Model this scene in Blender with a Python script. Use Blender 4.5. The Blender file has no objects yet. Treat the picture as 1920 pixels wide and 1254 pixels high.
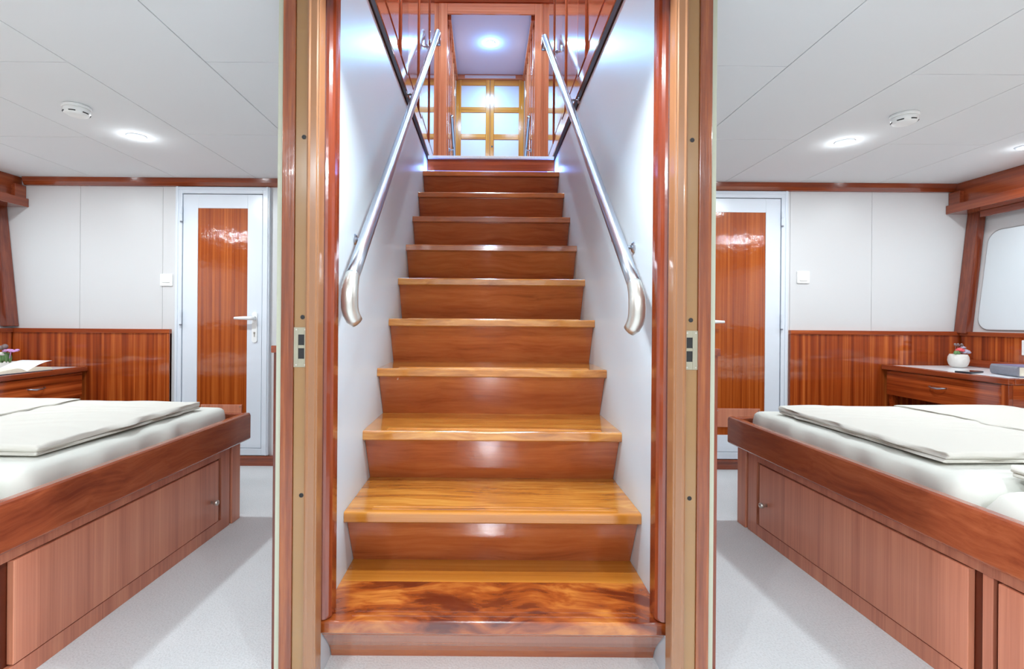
import bpy, bmesh, math, random
from mathutils import Vector, Matrix, noise
random.seed(7)
C = bpy.context.scene.collection
S = bpy.context.scene
PI = math.pi
CX = 0.025          # centre line of the staircase
BY = 3.448          # back wall of the cabins
ZC = 1.944          # cabin ceiling

# ------------------------------------------------------------------ materials
def lin(c):
    return tuple(((v / 255) / 12.92 if v / 255 <= .04045 else ((v / 255 + .055) / 1.055) ** 2.4) for v in c) + (1,)

def new_mat(name):
    m = bpy.data.materials.new(name); m.use_nodes = True
    nt = m.node_tree; b = nt.nodes['Principled BSDF']
    return m, nt, b

def setp(b, **k):
    for n, v in k.items():
        n = {'rough': 'Roughness', 'metal': 'Metallic', 'coat': 'Coat Weight', 'coatr': 'Coat Roughness', 'spec': 'Specular IOR Level', 'sheen': 'Sheen Weight'}[n]
        b.inputs[n].default_value = v

def plain(name, col, rough=.5, var=.02, bump=0., bscale=200, vscale=3, **k):
    m, nt, b = new_mat(name)
    tc = nt.nodes.new('ShaderNodeTexCoord')
    n = nt.nodes.new('ShaderNodeTexNoise'); n.inputs['Scale'].default_value = vscale; n.inputs['Detail'].default_value = 3
    nt.links.new(tc.outputs['Object'], n.inputs['Vector'])
    mx = nt.nodes.new('ShaderNodeMixRGB')
    c = lin(col)
    mx.inputs[1].default_value = tuple(v * (1 - var) for v in c[:3]) + (1,)
    mx.inputs[2].default_value = tuple(min(1, v * (1 + var)) for v in c[:3]) + (1,)
    nt.links.new(n.outputs['Fac'], mx.inputs[0]); nt.links.new(mx.outputs[0], b.inputs['Base Color'])
    setp(b, rough=rough, **k)
    if bump:
        n2 = nt.nodes.new('ShaderNodeTexNoise'); n2.inputs['Scale'].default_value = bscale; n2.inputs['Detail'].default_value = 4
        nt.links.new(tc.outputs['Object'], n2.inputs['Vector'])
        bp = nt.nodes.new('ShaderNodeBump'); bp.inputs['Strength'].default_value = bump; bp.inputs['Distance'].default_value = .004
        nt.links.new(n2.outputs['Fac'], bp.inputs['Height']); nt.links.new(bp.outputs[0], b.inputs['Normal'])
    return m

def wood(name, cols, axis='Z', broad=9., fine=70., along=.6, rough=.16, coat=.6, coatr=.04, bump=.04, contrast=1., rand=True, wave=0., mixf=.45, stops=(.3, .5, .7)):
    """varnished veneer: broad ribbon stripes and fine pores stretched along the grain axis"""
    m, nt, b = new_mat(name); N = nt.nodes; L = nt.links
    tc = N.new('ShaderNodeTexCoord')
    src = tc.outputs['Object']
    if rand:
        oi = N.new('ShaderNodeObjectInfo'); add = N.new('ShaderNodeVectorMath'); add.operation = 'MULTIPLY_ADD'
        comb = N.new('ShaderNodeCombineXYZ')
        for i in range(3): L.new(oi.outputs['Random'], comb.inputs[i])
        L.new(comb.outputs[0], add.inputs[0]); add.inputs[1].default_value = (13, 17, 11); L.new(src, add.inputs[2]); src = add.outputs[0]
    if wave:
        nd = N.new('ShaderNodeTexNoise'); nd.inputs['Scale'].default_value = 2.6; nd.inputs['Detail'].default_value = 2
        L.new(src, nd.inputs['Vector'])
        sb = N.new('ShaderNodeVectorMath'); sb.operation = 'SUBTRACT'; L.new(nd.outputs['Color'], sb.inputs[0]); sb.inputs[1].default_value = (.5, .5, .5)
        sc = N.new('ShaderNodeVectorMath'); sc.operation = 'SCALE'; sc.inputs['Scale'].default_value = wave; L.new(sb.outputs[0], sc.inputs[0])
        ad = N.new('ShaderNodeVectorMath'); L.new(src, ad.inputs[0]); L.new(sc.outputs[0], ad.inputs[1]); src = ad.outputs[0]
    def stretched(scale, al, det, rg):
        mp = N.new('ShaderNodeMapping'); s = [1, 1, 1]; s['XYZ'.index(axis)] = al / scale if scale else 1
        mp.inputs['Scale'].default_value = s; L.new(src, mp.inputs['Vector'])
        n = N.new('ShaderNodeTexNoise'); n.inputs['Scale'].default_value = scale; n.inputs['Detail'].default_value = det; n.inputs['Roughness'].default_value = rg
        L.new(mp.outputs[0], n.inputs['Vector']); return n
    n1 = stretched(broad, along, 3, .55); n2 = stretched(fine, along * 3, 5, .65)
    mx = N.new('ShaderNodeMixRGB'); mx.inputs[0].default_value = mixf
    L.new(n1.outputs['Fac'], mx.inputs[1]); L.new(n2.outputs['Fac'], mx.inputs[2])
    cr = N.new('ShaderNodeValToRGB'); e = cr.color_ramp.elements
    e[0].position = stops[0]; e[0].color = lin(cols[0]); e[1].position = stops[2]; e[1].color = lin(cols[2])
    k = e.new(stops[1]); k.color = lin(cols[1])
    L.new(mx.outputs[0], cr.inputs[0]); L.new(cr.outputs[0], b.inputs['Base Color'])
    setp(b, rough=rough, coat=coat, coatr=coatr)
    nb = N.new('ShaderNodeTexNoise'); nb.inputs['Scale'].default_value = 25; nb.inputs['Detail'].default_value = 3
    L.new(tc.outputs['Object'], nb.inputs['Vector'])
    mb_ = N.new('ShaderNodeMixRGB'); mb_.inputs[0].default_value = .35; L.new(nb.outputs['Fac'], mb_.inputs[1]); L.new(n2.outputs['Fac'], mb_.inputs[2])
    bp = N.new('ShaderNodeBump'); bp.inputs['Strength'].default_value = bump; bp.inputs['Distance'].default_value = .01
    L.new(mb_.outputs[0], bp.inputs['Height']); L.new(bp.outputs[0], b.inputs['Normal']); L.new(bp.outputs[0], b.inputs['Coat Normal'])
    return m

def emit(name, col, s):
    m, nt, b = new_mat(name)
    b.inputs['Base Color'].default_value = lin(col); b.inputs['Emission Color'].default_value = lin(col); b.inputs['Emission Strength'].default_value = s
    n = nt.nodes.new('ShaderNodeTexNoise'); n.inputs['Scale'].default_value = 8
    nt.links.new(n.outputs['Fac'], b.inputs['Roughness'])
    return m

SAP = [(104, 34, 12), (156, 66, 24), (206, 112, 50)]
M = {}
M['sap_v'] = wood('sapele upright grain', SAP, 'Z', broad=36, fine=120, along=.5, rough=.09, coat=1., coatr=.02, mixf=.16, stops=(.32, .5, .68))
M['sap_x'] = wood('sapele cross grain', SAP, 'X', broad=22, fine=90, along=.5, rough=.15)
M['sap_y'] = wood('sapele long grain', [(108, 40, 16), (140, 58, 26), (168, 80, 40)], 'Y', broad=14, fine=90, along=.5, rough=.15)
M['drawer'] = wood('drawer front veneer', [(92, 32, 12), (150, 64, 26), (200, 100, 48)], 'Y', broad=42, fine=80, along=.8, rough=.09, coat=1., coatr=.02, mixf=.15, stops=(.34, .5, .66))
M['door_wood'] = wood('cabin door veneer', [(126, 50, 16), (164, 76, 26), (192, 104, 44)], 'Z', broad=60, fine=130, along=.4, rough=.10, coat=1., coatr=.03, bump=.12, stops=(.34, .5, .66))
M['trim_x'] = wood('mahogany trim cross', [(106, 42, 20), (140, 62, 32), (168, 84, 44)], 'X', broad=20, fine=80, along=.8, rough=.14)
M['trim_y'] = wood('mahogany trim long', [(106, 42, 20), (140, 62, 32), (168, 84, 44)], 'Y', broad=20, fine=80, along=.8, rough=.14)
M['trim_z'] = wood('mahogany trim upright', [(84, 30, 14), (118, 48, 24), (146, 68, 34)], 'Z', broad=30, fine=90, along=.8, rough=.16, bump=.08)
M['casing'] = wood('door casing mahogany', [(96, 42, 18), (130, 64, 32), (160, 92, 46)], 'Z', broad=60, fine=160, along=2., rough=.22, bump=.10)
M['rail_y'] = wood('bed rail mahogany', [(118, 52, 32), (152, 76, 46), (180, 100, 62)], 'Y', broad=12, fine=70, along=1.2, rough=.2, coat=.5, wave=.12)
M['rail_x'] = wood('bed end mahogany', [(118, 52, 32), (152, 76, 46), (180, 100, 62)], 'X', broad=12, fine=70, along=1.2, rough=.2, coat=.5, wave=.12)
M['base'] = wood('bed base veneer', [(168, 98, 74), (198, 125, 97), (216, 147, 114)], 'Z', broad=24, fine=130, along=.5, rough=.33, coat=.25, coatr=.2)
M['base_gap'] = wood('dark groove', [(66, 24, 12), (84, 32, 16), (96, 40, 20)], 'Z', rough=.3, coat=.1)
M['tread'] = wood('golden tread', [(118, 60, 20), (172, 108, 42), (202, 146, 70)], 'X', broad=22, fine=70, along=1.6, rough=.16, coat=.8, coatr=.05, wave=.10, mixf=.4, bump=.05)
M['tread_plain'] = wood('golden tread back plank', [(148, 86, 28), (172, 106, 36), (188, 126, 52)], 'X', broad=22, fine=90, along=.7, rough=.16, coat=.8, coatr=.05, bump=.05)
M['tread_fig'] = wood('figured tread', [(84, 28, 10), (140, 66, 24), (180, 110, 46)], 'X', broad=13, fine=46, along=3.6, rough=.15, coat=.8, coatr=.05, wave=.26, mixf=.25, bump=.05, stops=(.38, .50, .62))
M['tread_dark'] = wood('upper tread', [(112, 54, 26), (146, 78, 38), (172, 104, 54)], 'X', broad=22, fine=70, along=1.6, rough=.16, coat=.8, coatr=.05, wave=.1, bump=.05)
M['riser'] = wood('riser laminate', [(124, 58, 30), (160, 84, 44), (182, 108, 60)], 'X', broad=16, fine=60, along=1.4, rough=.24, coat=1., coatr=.12, wave=.08, stops=(.28, .46, .7))
M['up_z'] = wood('upper panelling', [(160, 80, 50), (190, 106, 70), (210, 132, 92)], 'Z', broad=26, fine=90, along=.5, rough=.10, coat=.9, coatr=.02)
M['up_x'] = wood('upper lintel wood', [(160, 80, 50), (190, 106, 70), (210, 132, 92)], 'X', broad=26, fine=90, along=.5, rough=.10, coat=.9, coatr=.02)
M['up_stile'] = wood('upper dark stile', [(104, 46, 30), (134, 66, 44), (156, 86, 60)], 'Z', broad=26, fine=90, along=.5, rough=.10, coat=.9, coatr=.02)
M['gold_z'] = wood('end door wood', [(150, 74, 20), (188, 108, 36), (212, 138, 60)], 'Z', broad=26, fine=90, along=.5, rough=.12, coat=.8)
M['gold_x'] = wood('end door cross wood', [(150, 74, 20), (188, 108, 36), (212, 138, 60)], 'X', broad=26, fine=90, along=.5, rough=.12, coat=.8)
M['brown'] = plain('dark deck edge trim', (58, 36, 30), .8, spec=.15)
M['tan'] = plain('tan lacquered frame', (150, 112, 70), .22, .04, coat=.4, coatr=.08)
M['tan2'] = plain('tan lacquered stop', (142, 98, 66), .22, .04, coat=.4, coatr=.08)
M['cream'] = plain('cream wall edge', (176, 178, 158), .5)
M['wall'] = plain('white cabin panel', (214, 213, 213), .36, .008, spec=.45)
M['stairwall'] = plain('grey white stairwell panel', (198, 210, 218), .34, .012, vscale=1.5, spec=.4)
M['ceil'] = plain('ceiling panel', (226, 227, 228), .85, .008, bump=.02, bscale=60, spec=.05)
M['upceil'] = plain('upper ceiling', (200, 206, 236), .85, .01, spec=.05)
M['gap'] = plain('panel joint', (150, 148, 146), .6)
M['whitepaint'] = plain('white powder coat', (222, 228, 236), .25, .005, spec=.5)
M['plastic'] = plain('white plastic', (238, 238, 236), .3, .005)
M['black'] = plain('black slot', (24, 22, 22), .5)
M['steel'] = plain('brushed stainless', (186, 190, 198), .28, .04, metal=1.)
M['satin'] = plain('satin nickel', (204, 200, 192), .30, .05, metal=.85)
M['strike'] = plain('strike plate metal', (164, 158, 138), .35, .06, vscale=40, metal=.35)
M['sheet'] = plain('fitted sheet', (218, 218, 210), .85, .012, bump=.05, bscale=400, sheen=.1)
M['duvet'] = plain('duvet cotton', (213, 209, 200), .85, .012, bump=.05, bscale=500, sheen=.1)
M['laminate'] = plain('white desk laminate', (226, 228, 232), .25)
M['pot'] = plain('white ceramic', (220, 216, 210), .55, .06, bump=.3, bscale=60, vscale=30)
M['paper'] = plain('book paper', (238, 234, 214), .8, .03, vscale=60)
M['page'] = plain('open page', (236, 238, 238), .8, .01)
M['purple'] = plain('purple book cloth', (112, 104, 140), .5, .06, vscale=40)
M['greycloth'] = plain('grey book spine', (128, 130, 140), .6, .15, vscale=90)
M['navy'] = plain('navy book cover', (48, 50, 78), .5)
M['phone'] = plain('phone glass', (70, 84, 92), .06, coat=1., coatr=.02)
M['phonebody'] = plain('phone body', (40, 44, 54), .3)
M['red'] = plain('coral petals', (226, 92, 96), .6, .1, vscale=40)
M['green'] = plain('green leaf', (110, 146, 92), .6, .1, vscale=40)
M['lilac'] = plain('lilac grey petals', (176, 168, 186), .6, .1, vscale=40)
M['violet'] = plain('violet petals', (204, 150, 204), .6, .1, vscale=40)
M['stem'] = plain('grey brown bud', (128, 112, 110), .7, .1, vscale=40)
M['glasspane'] = plain('white glossy portlight cover', (214, 220, 224), .10, .01)
M['frost'] = plain('frosted white pane', (190, 172, 174), .35, .01)
M['lamp'] = emit('cabin lamp lens', (255, 255, 255), 26)
M['lampblue'] = emit('upper lamp lens', (214, 218, 255), 60)
M['led'] = emit('blue step light', (150, 160, 255), .5)

def carpet():
    m, nt, b = new_mat('cream carpet'); N = nt.nodes; L = nt.links
    tc = N.new('ShaderNodeTexCoord')
    n0 = N.new('ShaderNodeTexNoise'); n0.inputs['Scale'].default_value = 2.5; n0.inputs['Detail'].default_value = 3; L.new(tc.outputs['Object'], n0.inputs['Vector'])
    cr = N.new('ShaderNodeValToRGB'); e = cr.color_ramp.elements
    e[0].position = .35; e[0].color = lin((214, 219, 221)); e[1].position = .65; e[1].color = lin((222, 226, 228))
    L.new(n0.outputs['Fac'], cr.inputs[0])
    n1 = N.new('ShaderNodeTexNoise'); n1.inputs['Scale'].default_value = 160; n1.inputs['Detail'].default_value = 5; L.new(tc.outputs['Object'], n1.inputs['Vector'])
    c2 = N.new('ShaderNodeValToRGB'); c2.color_ramp.elements[0].position = .3; c2.color_ramp.elements[0].color = (.80, .80, .80, 1); c2.color_ramp.elements[1].position = .55; c2.color_ramp.elements[1].color = (1, 1, 1, 1)
    L.new(n1.outputs['Fac'], c2.inputs[0])
    mx = N.new('ShaderNodeMixRGB'); mx.blend_type = 'MULTIPLY'; mx.inputs[0].default_value = .7
    L.new(cr.outputs[0], mx.inputs[1]); L.new(c2.outputs[0], mx.inputs[2]); L.new(mx.outputs[0], b.inputs['Base Color'])
    bp = N.new('ShaderNodeBump'); bp.inputs['Strength'].default_value = .35; bp.inputs['Distance'].default_value = .006
    L.new(n1.outputs['Fac'], bp.inputs['Height']); L.new(bp.outputs[0], b.inputs['Normal'])
    setp(b, rough=.95, sheen=.2, spec=.1)
    return m
M['carpet'] = carpet()

# ------------------------------------------------------------------ mesh helpers
def box(bm, x0, x1, y0, y1, z0, z1, mi=0):
    v = [bm.verts.new((x, y, z)) for x in sorted((x0, x1)) for y in sorted((y0, y1)) for z in sorted((z0, z1))]
    for q in ((0, 1, 3, 2), (4, 6, 7, 5), (0, 4, 5, 1), (2, 3, 7, 6), (0, 2, 6, 4), (1, 5, 7, 3)):
        f = bm.faces.new([v[i] for i in q]); f.material_index = mi

def prism(bm, prof, axis, a, b, mi=0):
    """extrude a closed 2D outline along an axis (X: prof=(y,z); Y: (x,z); Z: (x,y))"""
    def P(p, t): return {'X': (t, p[0], p[1]), 'Y': (p[0], t, p[1]), 'Z': (p[0], p[1], t)}[axis]
    A = [bm.verts.new(P(p, a)) for p in prof]; B = [bm.verts.new(P(p, b)) for p in prof]; n = len(prof)
    for i in range(n):
        f = bm.faces.new((A[i], A[(i + 1) % n], B[(i + 1) % n], B[i])); f.material_index = mi
    f = bm.faces.new(A); f.material_index = mi; f = bm.faces.new(B); f.material_index = mi
    bmesh.ops.recalc_face_normals(bm, faces=bm.faces[:])

def tube(bm, pts, r, seg=20, cap=True):
    pts = [Vector(p) for p in pts]; rings = []
    rr = r if isinstance(r, (list, tuple)) else [r] * len(pts)
    prev = None
    for i, p in enumerate(pts):
        d = (pts[min(i + 1, len(pts) - 1)] - pts[max(i - 1, 0)]).normalized()
        if prev is None:
            u = d.cross(Vector((1, 0, 0)));
            if u.length < .1: u = d.cross(Vector((0, 0, 1)))
            u.normalize()
        else:
            u = (prev - d * prev.dot(d)).normalized()
        prev = u; w = d.cross(u)
        rings.append([bm.verts.new(p + (u * math.cos(t) + w * math.sin(t)) * rr[i]) for t in [2 * PI * k / seg for k in range(seg)]])
    for a, b in zip(rings, rings[1:]):
        for k in range(seg): bm.faces.new((a[k], a[(k + 1) % seg], b[(k + 1) % seg], b[k]))
    if cap: bm.faces.new(rings[0][::-1]); bm.faces.new(rings[-1])
    bmesh.ops.recalc_face_normals(bm, faces=bm.faces[:])

def lathe(bm, prof, c=(0, 0, 0), axis='Z', seg=32):
    rings = []
    for r, h in prof:
        ring = []
        for k in range(seg):
            t = 2 * PI * k / seg; a, b = max(r, 1e-4) * math.cos(t), max(r, 1e-4) * math.sin(t)
            o = {'Z': (a, b, h), 'X': (h, a, b), 'Y': (a, h, b)}[axis]
            ring.append(bm.verts.new((c[0] + o[0], c[1] + o[1], c[2] + o[2])))
        rings.append(ring)
    for a, b in zip(rings, rings[1:]):
        for k in range(seg): bm.faces.new((a[k], a[(k + 1) % seg], b[(k + 1) % seg], b[k]))
    bm.faces.new(rings[0][::-1]); bm.faces.new(rings[-1])
    bmesh.ops.recalc_face_normals(bm, faces=bm.faces[:])

def rrect(w, h, r, n=6, cx=0, cy=0):
    o = []
    for (sx, sy, a0) in ((1, 1, 0), (-1, 1, 90), (-1, -1, 180), (1, -1, 270)):
        for k in range(n + 1):
            t = math.radians(a0 + 90 * k / n)
            o.append((cx + sx * (w / 2 - r) + r * math.cos(t), cy + sy * (h / 2 - r) + r * math.sin(t)))
    return o

def soft(bm, x0, x1, y0, y1, z0, z1, r, nx=40, ny=40, amp=.004, freq=3., seed=0, folds=0., tilt=None, edgewave=0.):
    """closed padded slab with rounded edges and cloth wrinkles"""
    def spaced(a, b, n):
        e = [0, .25, .5, .75, 1]
        return [a + r * t for t in e] + [a + r + (b - a - 2 * r) * k / n for k in range(1, n)] + [b - r + r * t for t in e]
    xs, ys = spaced(x0, x1, nx), spaced(y0, y1, ny)
    rz = min(r, (z1 - z0) / 2)
    def top(x, y):
        dx = max(0, (x0 + r) - x, x - (x1 - r)) / r; dy = max(0, (y0 + r) - y, y - (y1 - r)) / r
        d = min(1, math.hypot(dx, dy)); return math.sqrt(max(0, 1 - d * d))
    def corner(x, y):
        cx = min(max(x, x0 + r), x1 - r); cy = min(max(y, y0 + r), y1 - r)
        dx, dy = x - cx, y - cy; m = max(abs(dx), abs(dy)); h = math.hypot(dx, dy)
        if h > 1e-9: return cx + dx * m / h, cy + dy * m / h
        return x, y
    def disp(x, y, z):
        p = Vector((x * freq + seed * 7.3, y * freq, z * 4 + seed))
        d = noise.noise(p) * amp
        if folds:
            q = Vector((x * 2.2 + seed, y * 11 + 3 * noise.noise(Vector((x * 2, y * 2, seed))), seed * 1.7))
            d += abs(noise.noise(q)) * folds
        return d
    T, Bt = [], []
    for x in xs:
        rt, rb = [], []
        for y in ys:
            X, Y = corner(x, y); t = top(X, Y)
            if edgewave:
                k = 1 - t
                e = edgewave * k
                X += e * noise.noise(Vector((x * 5, y * 9, seed))); Y += e * noise.noise(Vector((y * 5, x * 9, seed + 4)))
            zt = z1 - rz + rz * t + disp(X, Y, 1) * (.3 + .7 * t)
            zb = z0 + rz - rz * t
            rt.append(bm.verts.new((X, Y, zt))); rb.append(bm.verts.new((X, Y, min(zb, zt - .001))))
        T.append(rt); Bt.append(rb)
    n, m = len(xs), len(ys)
    for i in range(n - 1):
        for j in range(m - 1):
            bm.faces.new((T[i][j], T[i + 1][j], T[i + 1][j + 1], T[i][j + 1]))
            bm.faces.new((Bt[i][j], Bt[i][j + 1], Bt[i + 1][j + 1], Bt[i + 1][j]))
    for i in range(n - 1):
        bm.faces.new((T[i][0], Bt[i][0], Bt[i + 1][0], T[i + 1][0])); bm.faces.new((T[i][-1], T[i + 1][-1], Bt[i + 1][-1], Bt[i][-1]))
    for j in range(m - 1):
        bm.faces.new((T[0][j], T[0][j + 1], Bt[0][j + 1], Bt[0][j])); bm.faces.new((T[-1][j], Bt[-1][j], Bt[-1][j + 1], T[-1][j + 1]))
    bmesh.ops.recalc_face_normals(bm, faces=bm.faces[:])

def ball(bm, c, r, sc=(1, 1, 1), seg=14, rings=9):
    mtx = Matrix.Translation(c) @ Matrix.Diagonal((r * sc[0], r * sc[1], r * sc[2], 1))
    bmesh.ops.create_uvsphere(bm, u_segments=seg, v_segments=rings, radius=1, matrix=mtx)

def obj(name, fill, mats, parent=None, bevel=0., smooth=False, label=None, kind=None, loc=None):
    bm = bmesh.new(); fill(bm)
    me = bpy.data.meshes.new(name); bm.to_mesh(me); bm.free()
    for m in (mats if isinstance(mats, (list, tuple)) else [mats]): me.materials.append(M[m])
    if smooth:
        for p in me.polygons: p.use_smooth = True
    o = bpy.data.objects.new(name, me); C.objects.link(o)
    if parent: o.parent = parent
    if loc: o.location = loc
    if bevel:
        b = o.modifiers.new('edge', 'BEVEL'); b.width = bevel; b.segments = 2; b.limit_method = 'ANGLE'; b.angle_limit = .6
    if label: o['label'] = label
    if kind: o['kind'] = kind
    return o

def bx(*a): return lambda bm: box(bm, *a)
def bxs(lst):
    def f(bm):
        for a in lst: box(bm, *a)
    return f

def struct(name, fill, mats, bevel=0., smooth=False, parent=None, label=None):
    o = obj(name, fill, mats, parent, bevel, smooth)
    if parent is None: o['kind'] = 'structure'
    if label: o['label'] = label
    return o

def thing(name, label, cat, loc=(0, 0, 0), rotz=0, group=None, kind=None):
    o = bpy.data.objects.new(name, None); C.objects.link(o); o.empty_display_size = .1
    o.location = loc; o.rotation_euler = (0, 0, rotz); o['label'] = label
    if kind: o['kind'] = kind
    else: o['category'] = cat
    if group: o['group'] = group
    return o
def tag(o, label, cat, group=None):
    o['label'] = label; o['category'] = cat
    if group: o['group'] = group
    return o

# ------------------------------------------------------------------ cabin shell
HX = 3.27                                    # half width at the hull
WXL, WXR = CX - .48, CX + .48                # stairwell inner faces
BXL, BXR = -.557, .607                       # stairwell outer faces
YR = -1.3
struct('floor', bxs([(-HX - .1, HX + .1, YR, BY + .1, -.06, 0)]), 'carpet', label='cream cut-pile carpet between the beds')

def ceil_fill(bm):
    edges = [-3.36, -2.66, -2.10, -1.56, -1.045, BXL, .03, BXR, 1.105, 1.60, 2.10, 2.63, 3.36]
    cross = {0: [-.9, .9], 1: [-.5, 1.1, 2.66], 2: [-.9, 1.88], 3: [-.5, 2.61], 4: [-.9, 1.87],
             5: [.4], 6: [.4], 7: [-.9, 1.87], 8: [-.5, 2.62], 9: [-.9, 1.92], 10: [-.5, 1.1, 2.67], 11: [-.9, .9]}
    g = .0018
    for i in range(12):
        y1 = 1.36 if i in (5, 6) else BY
        ys = [YR] + cross[i] + [y1]
        for a, b in zip(ys, ys[1:]):
            box(bm, edges[i] + g, edges[i + 1] - g, a + g, b - g, ZC, ZC + .012)
        box(bm, edges[i], edges[i + 1], YR, y1, ZC + .008, ZC + .03, 1)
struct('ceiling', ceil_fill, ['ceil', 'gap'], bevel=.001, label='white panelled cabin ceiling')

def back_wall(x0, x1, seams, z0, z1, door):
    def f(bm):
        g = .0012; xs = [x0] + seams + [x1]
        for a, b in zip(xs, xs[1:]):
            box(bm, a + g, b - g, BY, BY + .012, z0, z1)
        box(bm, x0, x1, BY + .006, BY + .05, z0, z1, 1)
    return f
struct('wall_back_left', back_wall(-HX - .1, BXL, [-2.768, -2.206], 0, ZC, None), ['wall', 'gap'], label='white panelled wall behind the left bed')
struct('wall_back_right', back_wall(BXR, HX + .1, [2.062, 2.618], 0, ZC, None), ['wall', 'gap'], label='white panelled wall behind the right bed')
struct('wall_rear', bx(-HX - .1, HX + .1, YR - .05, YR, 0, ZC), 'wall')
for s, nm in ((-1, 'left'), (1, 'right')):
    def hull(bm, s=s):
        prism(bm, [(s * (3.225), 0), (s * 3.225, .94), (s * 3.345, ZC), (s * 3.40, ZC), (s * 3.40, 0)], 'Y', YR, BY)
    struct('wall_' + nm, hull, 'wall', label='white sloping hull wall on the ' + nm)
# stairwell side walls
struct('wall_stairwell_left', bx(BXL, WXL, 1.376, 4.2, 0, 2.205), 'stairwall', bevel=.002, label='grey-white wall left of the stairs')
struct('wall_stairwell_right', bx(WXR, BXR, 1.376, 4.2, 0, 2.205), 'stairwall', bevel=.002, label='grey-white wall right of the stairs')
# deck above the cabin and header over the doorway
struct('ceiling_header', bxs([(WXL, WXR, 1.30, 1.376, 1.90, 2.2), (-1.3, 1.35, .2, 1.30, ZC + .04, 2.2)]), 'stairwall')

# crown mouldings on the back wall
for i, (a, b) in enumerate(((-3.14, BXL), (BXR, 3.18))):
    def crown(bm, a=a, b=b):
        prism(bm, [(BY, ZC), (BY - .035, ZC), (BY - .03, ZC - .03), (BY - .018, ZC - .052), (BY, ZC - .055)], 'X', a, b)
    struct('trim_%d' % (i + 1), crown, 'trim_x', bevel=.002, label='mahogany crown moulding on the %s back wall' % ('left', 'right')[i])

# valance along the hull (each side)
for i, s in enumerate((-1, 1)):
    def val(bm, s=s):
        box(bm, s * 3.165, s * 3.33, YR, BY - .001, 1.795, ZC)                      # panel
        box(bm, s * 3.118, s * 3.27, YR, BY - .001, 1.742, 1.80)                     # bottom lip
        box(bm, s * 3.135, s * 3.17, BY - .085, BY - .002, 1.80, ZC - .058)            # stile at back wall
        box(bm, s * 3.235, s * 3.265, YR, BY - .12, 1.70, 1.742)
    struct('trim_%d' % (i + 3), val, 'trim_y', bevel=.003, label='mahogany valance box along the %s hull' % ('left', 'right')[i])
# hull frame pillars
for i, s in enumerate((-1, 1)):
    def pil(bm, s=s):
        q = [(s * 3.175, .935), (s * 3.225, .935), (s * 3.31, 1.745), (s * 3.262, 1.745)]
        prism(bm, q, 'Y', BY - .09, BY - .004)
    struct('trim_%d' % (i + 5), pil, 'trim_z', bevel=.004, label='slanted mahogany hull frame in the %s corner' % ('left', 'right')[i])

# wainscot
def wains(nm, x0, x1, zt, end):
    o = struct(nm, bx(x0, x1, BY - .018, BY, 0, zt - .028), 'sap_v')
    struct('cap', bx(x0, x1, BY - .028, BY, zt - .028, zt), 'sap_x', .002, parent=o)
    struct('end_stile', bx(end - .014, end + .014, BY - .024, BY, 0, zt - .028), 'sap_v', .002, parent=o)
    struct('plinth', bx(x0, x1, BY - .022, BY, 0, .07), 'trim_x', .002, parent=o)
    return o
wains('wall_wainscot_back_left', -3.225, -2.14, .922, -2.154)['label'] = 'ribbon-grained mahogany wainscot left of the left door'
wains('wall_wainscot_back_right', 2.055, 3.225, .948, 2.070)['label'] = 'ribbon-grained mahogany wainscot right of the right door'
for s, nm, zt in ((-1, 'left', .922), (1, 'right', .948)):
    o = struct('wall_wainscot_hull_' + nm, bx(s * 3.205, s * 3.226, YR, BY - .029, 0, zt - .028), 'sap_v')
    struct('cap', bx(s * 3.192, s * 3.232, YR, BY - .029, zt - .028, zt), 'trim_y', .002, parent=o)
    # thin wainscot on the outside of the stairwell
    xa = BXL - .034 if s < 0 else BXR; xb = BXL if s < 0 else BXR + .038
    o = struct('wall_wainscot_stairwell_' + nm, bx(xa, xb, 1.41, BY - .03, 0, .925 - .02), 'trim_z')
    struct('cap', bx(xa - (.004 if s < 0 else 0), xb + (.004 if s > 0 else 0), 1.40, BY - .03, .905, .925), 'trim_y', .002, parent=o)
# baseboards under the doors
struct('baseboard_left', bxs([(-2.14, BXL - .035, BY - .016, BY, 0, .052), (-2.14, BXL - .035, BY - .026, BY, .052, .07)]), 'trim_x', .002)
struct('baseboard_right', bxs([(BXR + .039, 2.055, BY - .016, BY, 0, .052), (BXR + .039, 2.055, BY - .026, BY, .052, .07)]), 'trim_x', .002)

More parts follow.
